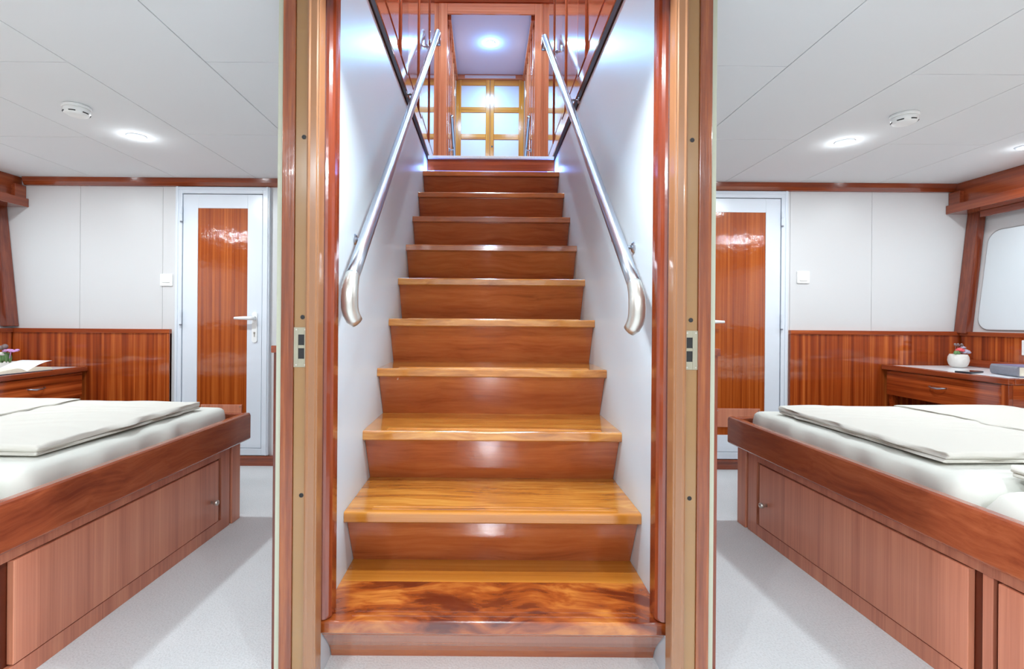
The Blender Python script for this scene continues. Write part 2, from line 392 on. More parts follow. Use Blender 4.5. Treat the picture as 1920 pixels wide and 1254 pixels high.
# ------------------------------------------------------------------ cabin doors
def cabin_door(n, x0, x1, side, label):
    """x0..x1 outer frame; side=-1 hinges left, +1 hinges right"""
    r = thing('door_%d' % n, label, None, (0, 0, 0), kind='structure')
    zb, zt = .075, 1.885
    w = .045
    y = BY
    obj('door_frame', bxs([(x0, x0 + w, y - .028, y, zb, zt), (x1 - w, x1, y - .028, y, zb, zt), (x0 + w, x1 - w, y - .028, y, zt - w, zt), (x0 + w, x1 - w, y - .028, y, zb, zb + w),
                           (x0 + .008, x0 + .02, y - .034, y - .027, zb, zt), (x1 - .02, x1 - .008, y - .034, y - .027, zb, zt), (x0 + .02, x1 - .02, y - .034, y - .027, zt - .02, zt - .008)]), 'whitepaint', r, .002)
    a, b = x0 + w + .005, x1 - w - .005
    obj('gap_strip', bxs([(x0 + w, a, y - .008, y - .002, zb + w, zt - w), (b, x1 - w, y - .008, y - .002, zb + w, zt - w), (a, b, y - .008, y - .002, zt - w - .005, zt - w)]), 'gap', r)  # grey strips added to darken the gap round the leaf
    c, d = zb + w + .003, zt - w - .005
    pa, pb = a + .099, b - .099
    pz0, pz1 = .236, 1.742
    leaf = obj('door_leaf', bxs([(a, pa, y - .022, y - .002, c, d), (pb, b, y - .022, y - .002, c, d), (pa, pb, y - .022, y - .002, pz1, d), (pa, pb, y - .022, y - .002, c, pz0)]), 'whitepaint', r, .0015)
    obj('wood_panel', bx(pa, pb, y - .017, y - .003, pz0, pz1), 'door_wood', leaf)
    kp = obj('kick_plate', bx(pa + .03, pb - .03, y - .026, y - .017, .29, .415), 'base', leaf, .002)
    def screws(bm):
        for px in (pa + .042, pb - .042): lathe(bm, [(.004, -.001), (.004, .0)], (px, y - .0262, .402), 'Y', 10)
    obj('screws', screws, 'satin', kp)
    hx = (b - .045) if side < 0 else (a + .045)
    hz = 1.0
    hd = obj('door_handle', lambda bm: prism(bm, rrect(.036, .205, .016, 6, hx, hz - .062), 'Y', y - .030, y - .022), 'plastic', leaf, .002)
    dr = -1 if side < 0 else 1
    def lever(bm):
        tube(bm, [(hx, y - .030, hz), (hx, y - .055, hz), (hx + dr * .012, y - .068, hz), (hx + dr * .05, y - .070, hz + .001), (hx + dr * .118, y - .066, hz)], [.014, .013, .013, .012, .009], 12)
    obj('lever', lever, 'plastic', hd, smooth=True)
    def key(bm):
        lathe(bm, [(.0065, -.001), (.0065, .001)], (hx, y - .031, hz - .098), 'Y', 14); box(bm, hx - .0035, hx + .0035, y - .032, y - .030, hz - .125, hz - .098)
    obj('keyhole', key, 'satin', hd)
    ex = x0 + w if side < 0 else x1 - w
    for z in (.28, 1.005, 1.70):
        obj('hinge', lambda bm: (lathe(bm, [(.0075, -.048), (.0075, -.003), (.005, -.003), (.005, .003), (.0075, .003), (.0075, .048)], (ex, y - .036, z), 'Z', 12)), 'whitepaint', r, smooth=False)
        obj('hinge_pin_cap', lambda bm: lathe(bm, [(.0078, -.056), (.0078, -.048)], (ex, y - .036, z), 'Z', 12), 'greycloth', r)
    return r
cabin_door(1, -2.105, -1.470, -1, 'white framed cabin door with mahogany panel behind the left bed')
cabin_door(2, 1.375, 2.034, 1, 'white framed cabin door with mahogany panel behind the right bed')

# hull portlight covers
for i, s in enumerate((-1, 1)):
    o = thing('window_%d' % (i + 1), 'white rounded portlight cover on the %s hull' % ('left', 'right')[i], None, kind='structure')
    def pane(bm, s=s, t=(.0, .006), g=0):
        k = (3.345 - 3.225) / (ZC - .94)
        out = rrect(1.9 - g, .655 - g, .08, 8, 3.33 - .95, 1.285)
        def P(p, off): return (s * (3.225 + (p[1] - .94) * k - off), p[0], p[1])
        A = [bm.verts.new(P(p, t[0])) for p in out]; B = [bm.verts.new(P(p, t[1])) for p in out]; n = len(out)
        for j in range(n): bm.faces.new((A[j], A[(j + 1) % n], B[(j + 1) % n], B[j]))
        bm.faces.new(A); bm.faces.new(B); bmesh.ops.recalc_face_normals(bm, faces=bm.faces[:])
    obj('frame', lambda bm: pane(bm, t=(.0, .006)), 'gap', o)
    obj('pane', lambda bm: pane(bm, t=(.001, .012), g=.012), 'glasspane', o, .002)

# ------------------------------------------------------------------ doorway frame round the stair foot
def doorframe(n, s, side):
    """all x measured as distance from the centre line"""
    def X(d): return CX + s * d
    r = thing('door_%d' % n, 'tan and mahogany door jamb on the %s of the stair foot' % side, None, kind='structure')
    zt = ZC - .002
    obj('plaster_edge', bx(X(.567), X(.582), 1.345, 1.377, 0, zt), 'cream', r)
    obj('casing', bx(X(.533), X(.567), 1.334, 1.377, 0, zt), 'casing', r, .003)
    j = obj('jamb', bxs([(X(.497), X(.533), 1.340, 1.376, 0, zt)]), 'tan', r, .001)
    def stop(bm):
        pr = [(X(.500), 1.340), (X(.4985), 1.325), (X(.494), 1.3235), (X(.490), 1.327), (X(.474), 1.327), (X(.4715), 1.331), (X(.4685), 1.331), (X(.4675), 1.337), (X(.4675), 1.375), (X(.500), 1.375)]
        prism(bm, pr, 'Z', 0, zt)
    obj('stop', stop, 'tan2', r, .0008)
    # strike plate
    zs0, zs1 = (.872, .977) if s < 0 else (.873, .976)
    xa, xb = X(.4985), X(.5335)
    if xa > xb: xa, xb = xb, xa
    w = xb - xa; ha, hb = xa + w * .34, xa + w * .80
    if s > 0: ha, hb = xa + w * .16, xa + w * .62
    zc = [(.894, .922), (.930, .958)]
    y0, y1 = 1.3375, 1.3405
    sp = obj('strike_plate', bxs([(xa, ha, y0, y1, zs0, zs1), (hb, xb, y0, y1, zs0, zs1), (ha, hb, y0, y1, zs0, zc[0][0]), (ha, hb, y0, y1, zc[0][1], zc[1][0]), (ha, hb, y0, y1, zc[1][1], zs1)]), 'strike', j, .0005)
    obj('latch_recess', bxs([(ha, hb, 1.3392, 1.3399, a, b) for a, b in zc]), 'black', sp)
    for (xx, zz) in ((xa + .007, zs0 + .006), (xb - .005, zs0 + .006), (xa + .007, zs1 - .006), (xb - .005, zs1 - .006)):
        obj('screw', lambda bm: lathe(bm, [(.0022, -.0006), (.0022, .0005)], (xx, y0, zz), 'Y', 10), 'satin', sp)
    for z in (1.480, 1.004, .533):
        obj('bolt_hole', lambda bm: lathe(bm, [(.0050, -.0015), (.0058, -.0012), (.0058, .0)], (X(.511 if s < 0 else .5155), 1.340, z), 'Y', 16), 'black', j)
    # rounded mahogany trim standing on the first tread
    def rt(bm):
        pr = [(X(.4795), 1.378)]
        pr = [(X(.4795), 1.395), (X(.470), 1.392), (X(.463), 1.394), (X(.455), 1.401), (X(.450), 1.412), (X(.449), 1.430), (X(.449), 1.452), (X(.4795), 1.452)]
        prism(bm, pr, 'Z', .172, 2.2)
    obj('rounded_trim', rt, 'trim_z', r, smooth=False, bevel=.001)
doorframe(3, -1, 'left')
doorframe(4, 1, 'right')

# ------------------------------------------------------------------ staircase
GO, RISE, Y1, Z1 = .2414, .2085, 1.390, .170
st = thing('staircase', 'varnished golden wood staircase climbing between grey-white walls', 'staircase', (CX, Y1, 0))
W2 = .4792
def tread_fill(k):
    def f(bm):
        y, z = k * GO, Z1 + k * RISE
        t = .035; d = .366 if k < 9 else .30
        ex = .0 if k else .0
        # front block, then planks
        cuts = {0: [0, .021, .215, d], 1: [0, .021, .12, d]}.get(k, [0, .021, d])
        mats_ = {0: [1, 1, 2], 1: [2, 0, 0]}.get(k, [0, 0])
        r = .006
        # nosing with rounded front
        pr = [(y + cuts[1], z), (y + r, z), (y + r * .3, z - r * .3), (y, z - r), (y, z - t + .004), (y + .004, z - t), (y + cuts[1], z - t)]
        prism(bm, pr, 'X', -W2, W2, mats_[0])
        for i in range(1, len(cuts) - 1):
            box(bm, -W2, W2, y + cuts[i], y + cuts[i + 1], z - .022 if cuts[i] > .03 else z - t, z, mats_[i])
        # anti slip ribs
        for q in (.026, .047):
            prism(bm, [(y + q, z - .001), (y + q + .001, z + .0022), (y + q + .004, z + .0022), (y + q + .005, z - .001)], 'X', -W2 + .085, W2 - .07, mats_[1])
    return f
for k in range(10):
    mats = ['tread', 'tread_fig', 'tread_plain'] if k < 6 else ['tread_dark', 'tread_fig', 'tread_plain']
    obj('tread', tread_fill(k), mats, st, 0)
for k in range(11):
    def rf(bm, k=k):
        y = k * GO; zt = Z1 + k * RISE - (.035 if k else .035); zb = Z1 + (k - 1) * RISE if k else -.0
        if k == 0:
            # first riser curves under its nosing
            pr = [(y + .012, zt)]
            for i in range(7):
                t = i / 6; pr.append((y + .018 + .10 * math.sin(t * PI / 2.2) ** 1.3, zt - (zt - zb) * t))
            pr += [(y + .20, zb), (y + .20, zt)]
        elif k == 10:
            y = 9 * GO + .264
            pr = [(y, 2.235 - .012), (y, zb + .085), (y, zb), (y + .03, zb), (y + .03, 2.235 - .012)]
        else:
            pr = [(y + .032, zt), (y + .122, zb), (y + .145, zb), (y + .055, zt)]
        prism(bm, pr, 'X', -W2 + .001, W2 - .001)
    obj('riser', rf, 'riser' if k < 10 else 'trim_x', st, 0)
obj('step_light', bx(-.475, .475, 9 * GO + .250, 9 * GO + .263, 2.112, 2.122), 'led', st, .002, label='blue-white strip under the top riser')

# small skirting returns at the stair foot
# ------------------------------------------------------------------ handrails
def handrail(s, label):
    xr = CX + s * (.418 if s < 0 else .407); xw = CX + s * .4795
    r = thing('handrail', label, 'handrail', (xr, 1.47, 1.10), group='stainless rails on the lower stair')
    sl = .8637 if s < 0 else .858
    def P(y): return Vector((0, y - 1.47, (y - 1.47) * sl))
    top_y = 3.90
    zo = .015 if s < 0 else -.003
    def rl(bm):
        pts = [P(1.475) + Vector((0, 0, zo))] + [P(1.6 + (top_y - 1.6) * i / 6) + Vector((0, 0, zo)) for i in range(7)]
        e = pts[-1]
        for a in (20, 45, 75): pts.append(e + Vector((0, .045 * math.sin(math.radians(a)) , .012 * math.sin(math.radians(a)) - .05 * (1 - math.cos(math.radians(a))))))
        pts.append(pts[-1] + Vector((0, .004, -.05)))
        tube(bm, pts, .0205, 24)
    obj('rail', rl, 'steel', r, smooth=True)
    def bend(bm):
        a = P(1.477) + Vector((0, 0, zo)); d = -(P(2) - P(1.47)).normalized()
        pts = [a + Vector((0, 0, 0)) - d * .01, a]
        # curve from the sloping direction to straight down and then back to the wall
        dirs = [(d * (1 - t) + Vector((-s * .0 + s * 0.0, .12, -1)) * t).normalized() for t in (.25, .5, .75, 1)]
        p = a
        for q in dirs: p = p + q * .0235; pts.append(p)
        for q in ((-s * .15, .25, -1), (-s * .35, .35, -.9), (-s * .5, .45, -.65)):
            p = p + Vector(q).normalized() * .017; pts.append(p)
        n = len(pts)
        tube(bm, pts, [.0207] + [.0215 + .003 * math.sin(PI * i / (n - 2)) for i in range(n - 2)] + [.0185], 24)
    obj('end_bend', bend, 'satin', r, smooth=True, label='satin curved lower end')
    for y, dz in ((1.74, -.075), (2.80, -.02), (3.72, -.055)):
        z = (y - 1.47) * sl + zo
        c = Vector((0, y - 1.47, z))
        def br(bm):
            w = s * (.061 if s < 0 else .0725)
            tube(bm, [c + Vector((0, 0, -.010)), c + Vector((0, 0, dz * .7)), c + Vector((w * .35, 0, dz)), c + Vector((w - s * .003, 0, dz))], .0065, 12)
        b = obj('bracket', br, 'steel', r, smooth=True)
        def rose(bm):
            w = s * (.0615 if s < 0 else .0725)
            lathe(bm, [(.019, w), (.019, w - s * .003), (.015, w - s * .007), (.007, w - s * .009)], (0, c.y, c.z + dz), 'X', 24)
        obj('wall_rose', rose, 'steel', b, smooth=False)
handrail(-1, 'stainless steel handrail on the left wall of the stairs')
handrail(1, 'stainless steel handrail on the right wall of the stairs')

# ------------------------------------------------------------------ upper deck lobby
UZ = 2.235
struct('floor_upper', bxs([(-1.2, 1.25, Y1 + 9 * GO + .246, 6.8, UZ - .022, UZ)]), 'carpet', .004, label='pale carpet of the upper landing')
YE = 4.15                                    # end of the side panelling
for s, nm in ((-1, 'left'), (1, 'right')):
    def X(d): return CX + s * d
    up = struct('wall_upper_' + nm, bx(X(.4805), X(.53), .9, YE, 2.26, 4.40), 'up_z', label='glossy mahogany panelling above the %s stair wall' % nm)
    obj('deck_edge_trim', bx(X(.474), X(.53), .9, 4.2, 2.206, 2.258), 'brown', up, .004)
    obj('bottom_rail', bx(X(.4725), X(.481), .9, YE, 2.262, 2.345), 'up_z', up, .004)
    obj('top_rail', bx(X(.4725), X(.481), .9, YE, 4.26, 4.38), 'up_z', up, .004)
    for ya, yb in ((.95, 1.05), (1.72, 1.86), (2.59, 2.80), (3.27, 3.40), (3.86, 4.14)):
        obj('stile', bx(X(.468), X(.481), ya, yb, 2.346, 4.259), 'up_stile', up, .005)
    for ya, yb in ((1.86, 2.59), (2.80, 3.27), (3.40, 3.86)):
        obj('raised_panel', bx(X(.4765), X(.481), ya + .05, yb - .05, 2.40, 4.21), 'up_z', up, .003)
    # wall of the side passage beyond the panelling
    struct('wall_passage_' + nm, bx(X(1.15), X(1.2), YE, 5.2, UZ, 4.40), 'up_z')
    struct('wall_passage_return_' + nm, bx(X(.531), X(1.15), YE - .05, YE, UZ, 4.40), 'up_z')
    # portal wall
    pw = struct('wall_portal_' + nm, bx(X(.452), X(1.15), 5.2, 5.26, UZ, 4.40), 'up_z', label='mahogany wall %s of the upper passage opening' % nm)
    obj('pilaster', bx(X(.447), X(.522), 5.175, 5.2, UZ, 4.235), 'up_z', pw, .004)
    obj('pilaster_bead', bx(X(.522), X(.532), 5.17, 5.2, UZ, 4.235), 'up_z', pw, .003)
    # corridor beyond
    cw = struct('wall_corridor_' + nm, bx(X(.452), X(.50), 5.26, 6.75, UZ, 4.20), 'up_z')
    for ya in (5.36, 5.62, 5.88, 6.14, 6.40):
        obj('stile', bx(X(.442), X(.452), ya, ya + .07, UZ, 4.11), 'up_z', cw, .003)
    obj('cornice', bx(X(.415), X(.452), 5.27, 6.6, 4.115, 4.19), 'up_z', cw, .004)
hd = struct('wall_portal_head', bx(CX - .452, CX + .452, 5.2, 5.26, 4.165, 4.40), 'up_x')
obj('head_casing', bxs([(CX - .447, CX + .447, 5.175, 5.2, 4.128, 4.235)]), 'up_x', hd, .004)
obj('beam', bx(CX - 1.1, CX + 1.1, 5.13, 5.199, 4.255, 4.38), 'up_x', hd, .006)
struct('ceiling_lobby', bx(-1.2, 1.25, .85, 5.2, 4.40, 4.44), 'upceil')
struct('ceiling_corridor', bx(CX - .5, CX + .5, 5.26, 6.75, 4.20, 4.24), 'upceil', label='lavender-white ceiling of the upper corridor')
struct('wall_lobby_front', bx(-1.2, 1.25, .85, .9, 2.2, 4.40), 'up_x')

# end double doors
d5 = thing('door_5', 'orange wood double door with white panes closing the upper corridor', None, kind='structure')
YD = 6.60
obj('transom', bxs([(CX - .445, CX + .445, YD, YD + .03, 4.135, 4.198)]), 'up_x', d5, .002)
obj('transom_panel', bx(CX - .33, CX + .33, YD - .004, YD, 4.148, 4.186), 'frost', d5, .001)
for s in (-1, 1):
    def X(d): return CX + s * d
    zrows = [(3.775, 4.055), (3.425, 3.705), (3.075, 3.355), (2.725, 3.005)]
    xi, xo = .055, .375
    def lf(bm):
        box(bm, X(.0015), X(xi), YD, YD + .035, 2.25, 4.13); box(bm, X(xo), X(.442), YD, YD + .035, 2.25, 4.13)
    leaf = obj('door_leaf', lf, 'gold_z', d5, .003)
    zz = [4.13] + [v for a, b in zrows for v in (b, a)] + [2.25]
    for a, b in zip(zz[0::2], zz[1::2]):
        obj('cross_rail', bx(X(xi), X(xo), YD + .002, YD + .033, b, a), 'gold_x', leaf, .003)
    for a, b in zrows:
        obj('pane', bx(X(xi), X(xo), YD + .012, YD + .024, a, b), 'frost', leaf)
    if s > 0: obj('keyhole', lambda bm: lathe(bm, [(.012, -.003), (.012, .0)], (X(.03), YD, 3.26), 'Y', 14), 'black', leaf)

# handrails beyond the portal, dropping to the far stair
for s in (-1, 1):
    nm = 'left' if s < 0 else 'right'
    x0 = CX + s * .452 - s * .048
    r = thing('handrail', 'short stainless handrail inside the upper corridor on the %s' % nm, 'handrail', (x0, 5.30, 3.12), group='stainless rails in the upper corridor')
    obj('rail', lambda bm: tube(bm, [(0, -.02, .0), (0, .02, -.012), (0, .35, -.21), (0, .9, -.55)], .0185, 16), 'steel', r, smooth=True)
    for y, z in ((.32, -.20), (.80, -.49)):
        b = obj('bracket', lambda bm: tube(bm, [(0, y, z - .012), (0, y, z - .03), (s * .02, y, z - .035), (s * .044, y, z - .035)], .006, 10), 'steel', r, smooth=True)
        obj('wall_rose', lambda bm: lathe(bm, [(.022, s * .0475), (.022, s * .044), (.012, s * .040)], (0, y, z - .035), 'X', 18), 'steel', b)

# ------------------------------------------------------------------ beds
def bed(s, nm):
    ox = .018 + s * 1.252
    rot = -s * math.radians(1.9)
    r = thing('bed', '%s mahogany built-in bed with cupboard doors in its base' % ('left' if s < 0 else 'right'), 'bed', (ox, 2.54, 0), -rot if False else rot * -1 * -1, group='built-in cabin beds')
    def B(x0, x1, y0, y1, z0, z1): return (s * x0, s * x1, y0, y1, z0, z1)
    L = -2.25; Wd = 1.86
    # carcass
    obj('base', bxs([B(.016, Wd, L, -.02, 0, .388)]), 'base_gap', r)
    obj('corner_post', bxs([B(-.006, .06, -.075, 0, 0, .388)]), 'base', r, .003)
    ys = [-.09, -.175, -1.175, -1.215, -2.2]
    # face frame
    obj('face_frame', bxs([B(.0, .016, -.160, -.088, 0, .388), B(.0, .016, -2.2, -.160, 0, .055), B(.0, .016, -2.2, -.160, .345, .388), B(.0, .016, L, -2.2, 0, .388), B(.004, .016, -1.232, -1.205, .055, .345)]), 'base', r, .001)
    for a, b, kn in ((-.190, -1.175, True), (-1.252, -2.19, False)):
        dd = obj('door', bx(*B(-.005, .015, b, a, .060, .341)), 'base', r, .002)
        if kn:
            def knob(bm):
                y = a - .06; z = .172 if s > 0 else .165
                lathe(bm, [(.007, -s * .005), (.006, -s * .016), (.010, -s * .021), (.0130, -s * .028), (.0115, -s * .036), (.005, -s * .040)], (0, y, z), 'X', 20)
            obj('knob', knob, 'satin', dd, smooth=True, label='satin metal knob')
    # rails
    def rail(bm):
        x0, x1 = s * -.042, s * -.006
        pr = [(x0, .395), (x0, .508), (x0 + s * .003, .517), (x0 + s * .009, .522), (x1 - s * .004, .522), (x1, .516), (x1, .388), (x0 + s * .006, .388)]
        prism(bm, pr, 'Y', L, .03)
    obj('side_rail', rail, 'rail_y', r, .001)
    obj('end_rail', bx(*B(-.005, Wd, -.002, .029, .39, .521)), 'rail_x', r, .004)
    obj('slat_deck', bx(*B(-.005, Wd, L, -.003, .388, .402)), 'base', r)
    return r
def bed_child_world(s): pass
rotL = bed(-1, 'left'); rotR = bed(1, 'right')
rotL.rotation_euler = (0, 0, -math.radians(1.9)); rotR.rotation_euler = (0, 0, math.radians(1.9))

def bedding(s):
    side = 'left' if s < 0 else 'right'
    ox = .018 + s * 1.252; rz = s * math.radians(1.9)
    loc = (ox, 2.54, .4025)
    def B(x0, x1): return (min(s * x0, s * x1), max(s * x0, s * x1))
    # far mattress
    a, b = B(.032, 1.83)
    m = obj('mattress', lambda bm: soft(bm, a, b, -1.135, -.022, 0, .160, .045, 60, 110, .006, 2.2, 1 + s, folds=.002, edgewave=.022), 'sheet', None, smooth=True, loc=loc)
    m.rotation_euler.z = rz; tag(m, 'mattress in a fitted white sheet, far half of the %s bed' % side, 'mattress', 'mattresses on the beds')
    m = obj('mattress', lambda bm: soft(bm, a, b, -2.2, -1.165, 0, .160, .065, 60, 60, .006, 2.2, 3 + s, edgewave=.03), 'sheet', None, smooth=True, loc=loc)
    m.rotation_euler.z = rz; tag(m, 'mattress in a fitted white sheet, near half of the %s bed' % side, 'mattress', 'mattresses on the beds')
    # folded duvets lie on the mattresses
    def duv(x0, x1, y0, y1, extra, seed, lbl):
        A, Bb = B(x0, x1)
        lo = (ox, 2.54, .4075 + .160)
        r = thing('duvet', lbl, 'duvet', lo, rz, group='folded duvets on the beds')
        obj('lower_layer', lambda bm: soft(bm, A + .006, Bb - .006, y0 + .006, y1 - .006, 0.003, .015, .006, 60, 60, .002, 5, seed, edgewave=.03), 'duvet', r, smooth=True)
        obj('upper_layer', lambda bm: soft(bm, A, Bb, y0, y1, .016, .037, .0100, 90, 110, .008, 3.2, seed + 1, folds=.007, edgewave=.04), 'duvet', r, smooth=True)
        if extra:
            e0, e1 = B(extra, x1 - .01)
            obj('turned_flap', lambda bm: soft(bm, e0, e1, y0 + .01, y1 - .01, .037, .045, .004, 40, 50, .005, 3.2, seed + 1, folds=.003, edgewave=.03), 'duvet', r, smooth=True)
    duv(.105, 1.21, -.995, -.145, .68, 5 + s, 'folded off-white duvet on the far half of the %s bed' % side)
    duv(.17, 1.21, -2.1, -1.11 if s > 0 else -1.16, .72, 11 + s, 'folded off-white duvet on the near half of the %s bed' % side)
bedding(-1); bedding(1)
def pillow(bm): soft(bm, -.18, .18, -.3, .3, 0, .085, .05, 16, 24, .006, 4, 9)
p = obj('pillow', pillow, 'sheet', None, smooth=True, loc=(2.73, 2.11, .571)); tag(p, 'white pillow at the hull end of the right bed', 'pillow')

# ------------------------------------------------------------------ desks
def desk(s, xf, yf, zt, rot, label):
    """front face at x=xf facing the centre, from the back wall towards the camera"""
    r = thing('desk', label, 'desk', (s * xf, BY - .03, 0), rot, group='corner desks')
    D = 3.195 - xf; L = yf - (BY - .03)
    def B(x0, x1, y0, y1, z0, z1): return (s * x0, s * x1, y0, y1, z0, z1)
    obj('top_edge', bxs([B(0, .035, L, 0, zt - .032, zt), B(.035, D, L, L + .035, zt - .032, zt), B(.035, D, -.035, 0, zt - .032, zt)]), 'trim_y', r, .004)
    obj('top', bx(*B(.035, D, L + .035, -.035, zt - .03, zt - .002)), 'laminate', r)
    obj('upstand', bx(*B(D - .022, D - .004, L + .02, -.02, zt - .001, zt + .045)), 'sap_y', r, .003)
    dz0, dz1 = zt - .195, zt - .034
    obj('body', bxs([B(.03, D, L + .03, -.03, dz1 - .02, dz1), B(.03, D, L + .025, L + .04, dz0 - .0, dz1), B(.03, D, -.045, -.03, dz0, dz1), B(.03, D, L + .04, -.045, dz0, dz0 + .012)]), 'trim_x', r)
    dr = obj('drawer', bx(*B(.014, .030, L + .045, -.03, dz0, dz1 - .004)), 'drawer', r, .002)
    def hdl(bm):
        yc = L / 2 - .0; z = (dz0 + dz1) / 2 + .012
        tube(bm, [(s * .014, yc - .055, z + .004), (s * .002, yc - .050, z + .002), (-s * .010, yc - .02, z - .002), (-s * .010, yc + .02, z - .002), (s * .002, yc + .05, z + .002), (s * .014, yc + .055, z + .004)], [.003, .004, .005, .005, .004, .003], 10)
    obj('handle', hdl, 'steel', dr, smooth=True, label='small chrome bow handle')
    def leg(bm):
        pr = [(s * .03, dz0), (s * .055, dz0)] + [(s * (.055 + .13 * (1 - math.cos(t))), dz0 - .30 * math.sin(t)) for t in [PI / 2 * k / 8 for k in range(1, 9)]] + [(s * (.165), dz0 - .30)] + \
             [(s * (.03 + .135 * (1 - math.cos(t))), dz0 - .30 * math.sin(t)) for t in [PI / 2 * k / 8 for k in range(7, 0, -1)]]
        prism(bm, pr, 'Y', -.06, -.03)
    obj('bracket', leg, 'sap_x', r, label='curved wooden bracket')
    ys = (L + .012, L + .030)
    obj('end_panel', lambda bm: prism(bm, [(s * .016, dz1), (s * .016, dz0 + .01), (s * .022, dz0), (s * D, dz0), (s * D, dz1)], 'Y', *ys), 'sap_x', r, .003)
    obj('end_stile', bx(*B(.008, .035, L + .008, L + .044, dz0, dz1)), 'sap_v', r, .003)
    return r
desk(1, 2.665, 2.585, .722, 0, 'mahogany corner desk with white top behind the right bed')
desk(-1, 2.685, 2.66, .668, 0, 'mahogany corner desk with drawer behind the left bed')

# things on the right desk
ZR = .7225
t = thing('planter', 'white rope-textured pot of coral and lilac flowers on the right desk', 'flower pot', (3.02, 3.24, ZR)); t.scale = (.76, .76, .95)
def pot(bm):
    pf = [(.0, 0), (.045, 0), (.062, .018), (.071, .045), (.068, .070), (.058, .088), (.052, .088), (.05, .075), (0, .075)]
    lathe(bm, pf, seg=36)
obj('pot', pot, 'pot', t, smooth=True)
def petals(c, r, n, mat, sc=(1, 1, .5), name='blossom'):
    def f(bm):
        for i in range(n):
            a = i * 2.4; q = r * .55 * math.sqrt(i / max(1, n - 1))
            ball(bm, Vector(c) + Vector((q * math.cos(a), q * math.sin(a) * .8, r * .35 * (1 - i / n))), r * .45, sc, 8, 6)
    return f
obj('blossom', petals((-.02, -.035, .112), .036, 12, 'red'), 'red', t, smooth=True, label='coral blossom')
obj('blossom', petals((.026, -.035, .100), .040, 14, 'lilac'), 'lilac', t, smooth=True, label='lilac-grey blossom')
obj('blossom', petals((.036, .0, .128), .026, 9, 'violet'), 'lilac', t, smooth=True)
obj('leaf', petals((-.042, -.03, .095), .028, 7, 'green', (.6, 1, 1)), 'green', t, smooth=True, label='green leaves')
def twig(bm):
    for dx in (-.02, -.006, .012):
        tube(bm, [(dx, 0, .08), (dx * 1.2, 0, .12), (dx * 1.6, -.005, .150)], .002, 6)
        ball(bm, (dx * 1.7, -.006, .153), .009)
        ball(bm, (dx * 1.7 + .009, -.006, .147), .007)
obj('twig', twig, 'stem', t, smooth=True)
t = thing('mobile_phone', 'dark mobile phone lying on the white top of the right desk', 'phone', (2.765, 2.90, ZR), math.radians(24))
obj('body', lambda bm: prism(bm, rrect(.148, .074, .009, 5), 'Z', 0, .008), 'phonebody', t, .001)
obj('screen', lambda bm: prism(bm, rrect(.138, .066, .006, 5), 'Z', .008, .0086), 'phone', t)
t = thing('book', 'thick closed book with a purple cover and grey spine on the right desk', 'book', (2.80, 2.665, ZR), math.radians(-17))
obj('cover', bxs([(0, .165, -.0, .215, 0, .003), (0, .165, 0, .215, .051, .054)]), 'purple', t, .001)
obj('pages', bx(.006, .160, .004, .210, .003, .051), 'paper', t)
obj('spine', lambda bm: prism(bm, [(0, 0), (-.006, .01), (-.008, .027), (-.006, .044), (0, .054), (.005, .054), (.005, 0)], 'Y', 0, .215), 'greycloth', t)
# things on the left desk
ZL = .6685
t = thing('planter', 'low white pot of pink flowers at the corner of the left desk', 'flower pot', (-3.03, 3.20, ZL))
obj('pot', lambda bm: lathe(bm, [(0, 0), (.075, 0), (.088, .012), (.088, .040), (.08, .042), (.076, .032), (0, .032)], seg=32), 'pot', t, smooth=False)
obj('leaf', petals((.01, -.02, .065), .05, 10, 'green', (.5, .5, 1.3)), 'green', t, smooth=True, label='green stems')
obj('blossom', petals((-.005, -.03, .088), .035, 9, 'w'), 'pot', t, smooth=True, label='white blossom')
def daisy(bm):
    c = Vector((.062, -.035, .118))
    for i in range(14):
        a = i * 2 * PI / 14
        ball(bm, c + Vector((.030 * math.cos(a), .030 * math.sin(a), .004 * math.sin(3 * a))), .013, (1, .8, .45), 8, 6)
    ball(bm, c, .016, (1, 1, .5))
    tube(bm, [c, (.04, -.02, .07), (.03, -.01, .035)], .003, 6)
obj('blossom', daisy, 'violet', t, smooth=True, label='pink daisy-like blossom')
obj('bud', lambda bm: (ball(bm, (.01, -.02, .142), .016), ball(bm, (-.012, -.02, .134), .014), tube(bm, [(.01, -.02, .14), (.01, -.01, .04)], .003, 6)), 'stem', t, smooth=True)

t = thing('open_book', 'open book with white pages lying at the front edge of the left desk', 'book', (-2.82, 3.01, ZL), math.radians(84))
def half(sg):
    def f(bm):
        n = 12; w = .15; pr = []
        for i in range(n + 1):
            u = i / n; pr.append((sg * w * u, .006 + .030 * math.sin(min(1, u * 2.2) * PI / 2) * (1 - .55 * u)))
        pr += [(sg * (w + .006), .003), (0, .003)]
        prism(bm, pr, 'Y', -.105, .105)
    return f
obj('page_block', half(-1), 'paper', t, label='left pages'); obj('page_block', half(1), 'paper', t, label='right pages')
def leafp(bm):
    n = 10; A = []; B = []
    for i in range(n + 1):
        u = i / n; x = .155 * u; z = .008 + .050 * math.sin(u * 1.5)
        A.append((x, z)); B.append((x, z + .0008))
    prism(bm, A + B[::-1], 'Y', -.103, .103)
obj('lifted_page', leafp, 'page', t, smooth=False)
obj('cover', bx(-.16, .16, -.108, .108, 0, .0028), 'navy', t, .001)

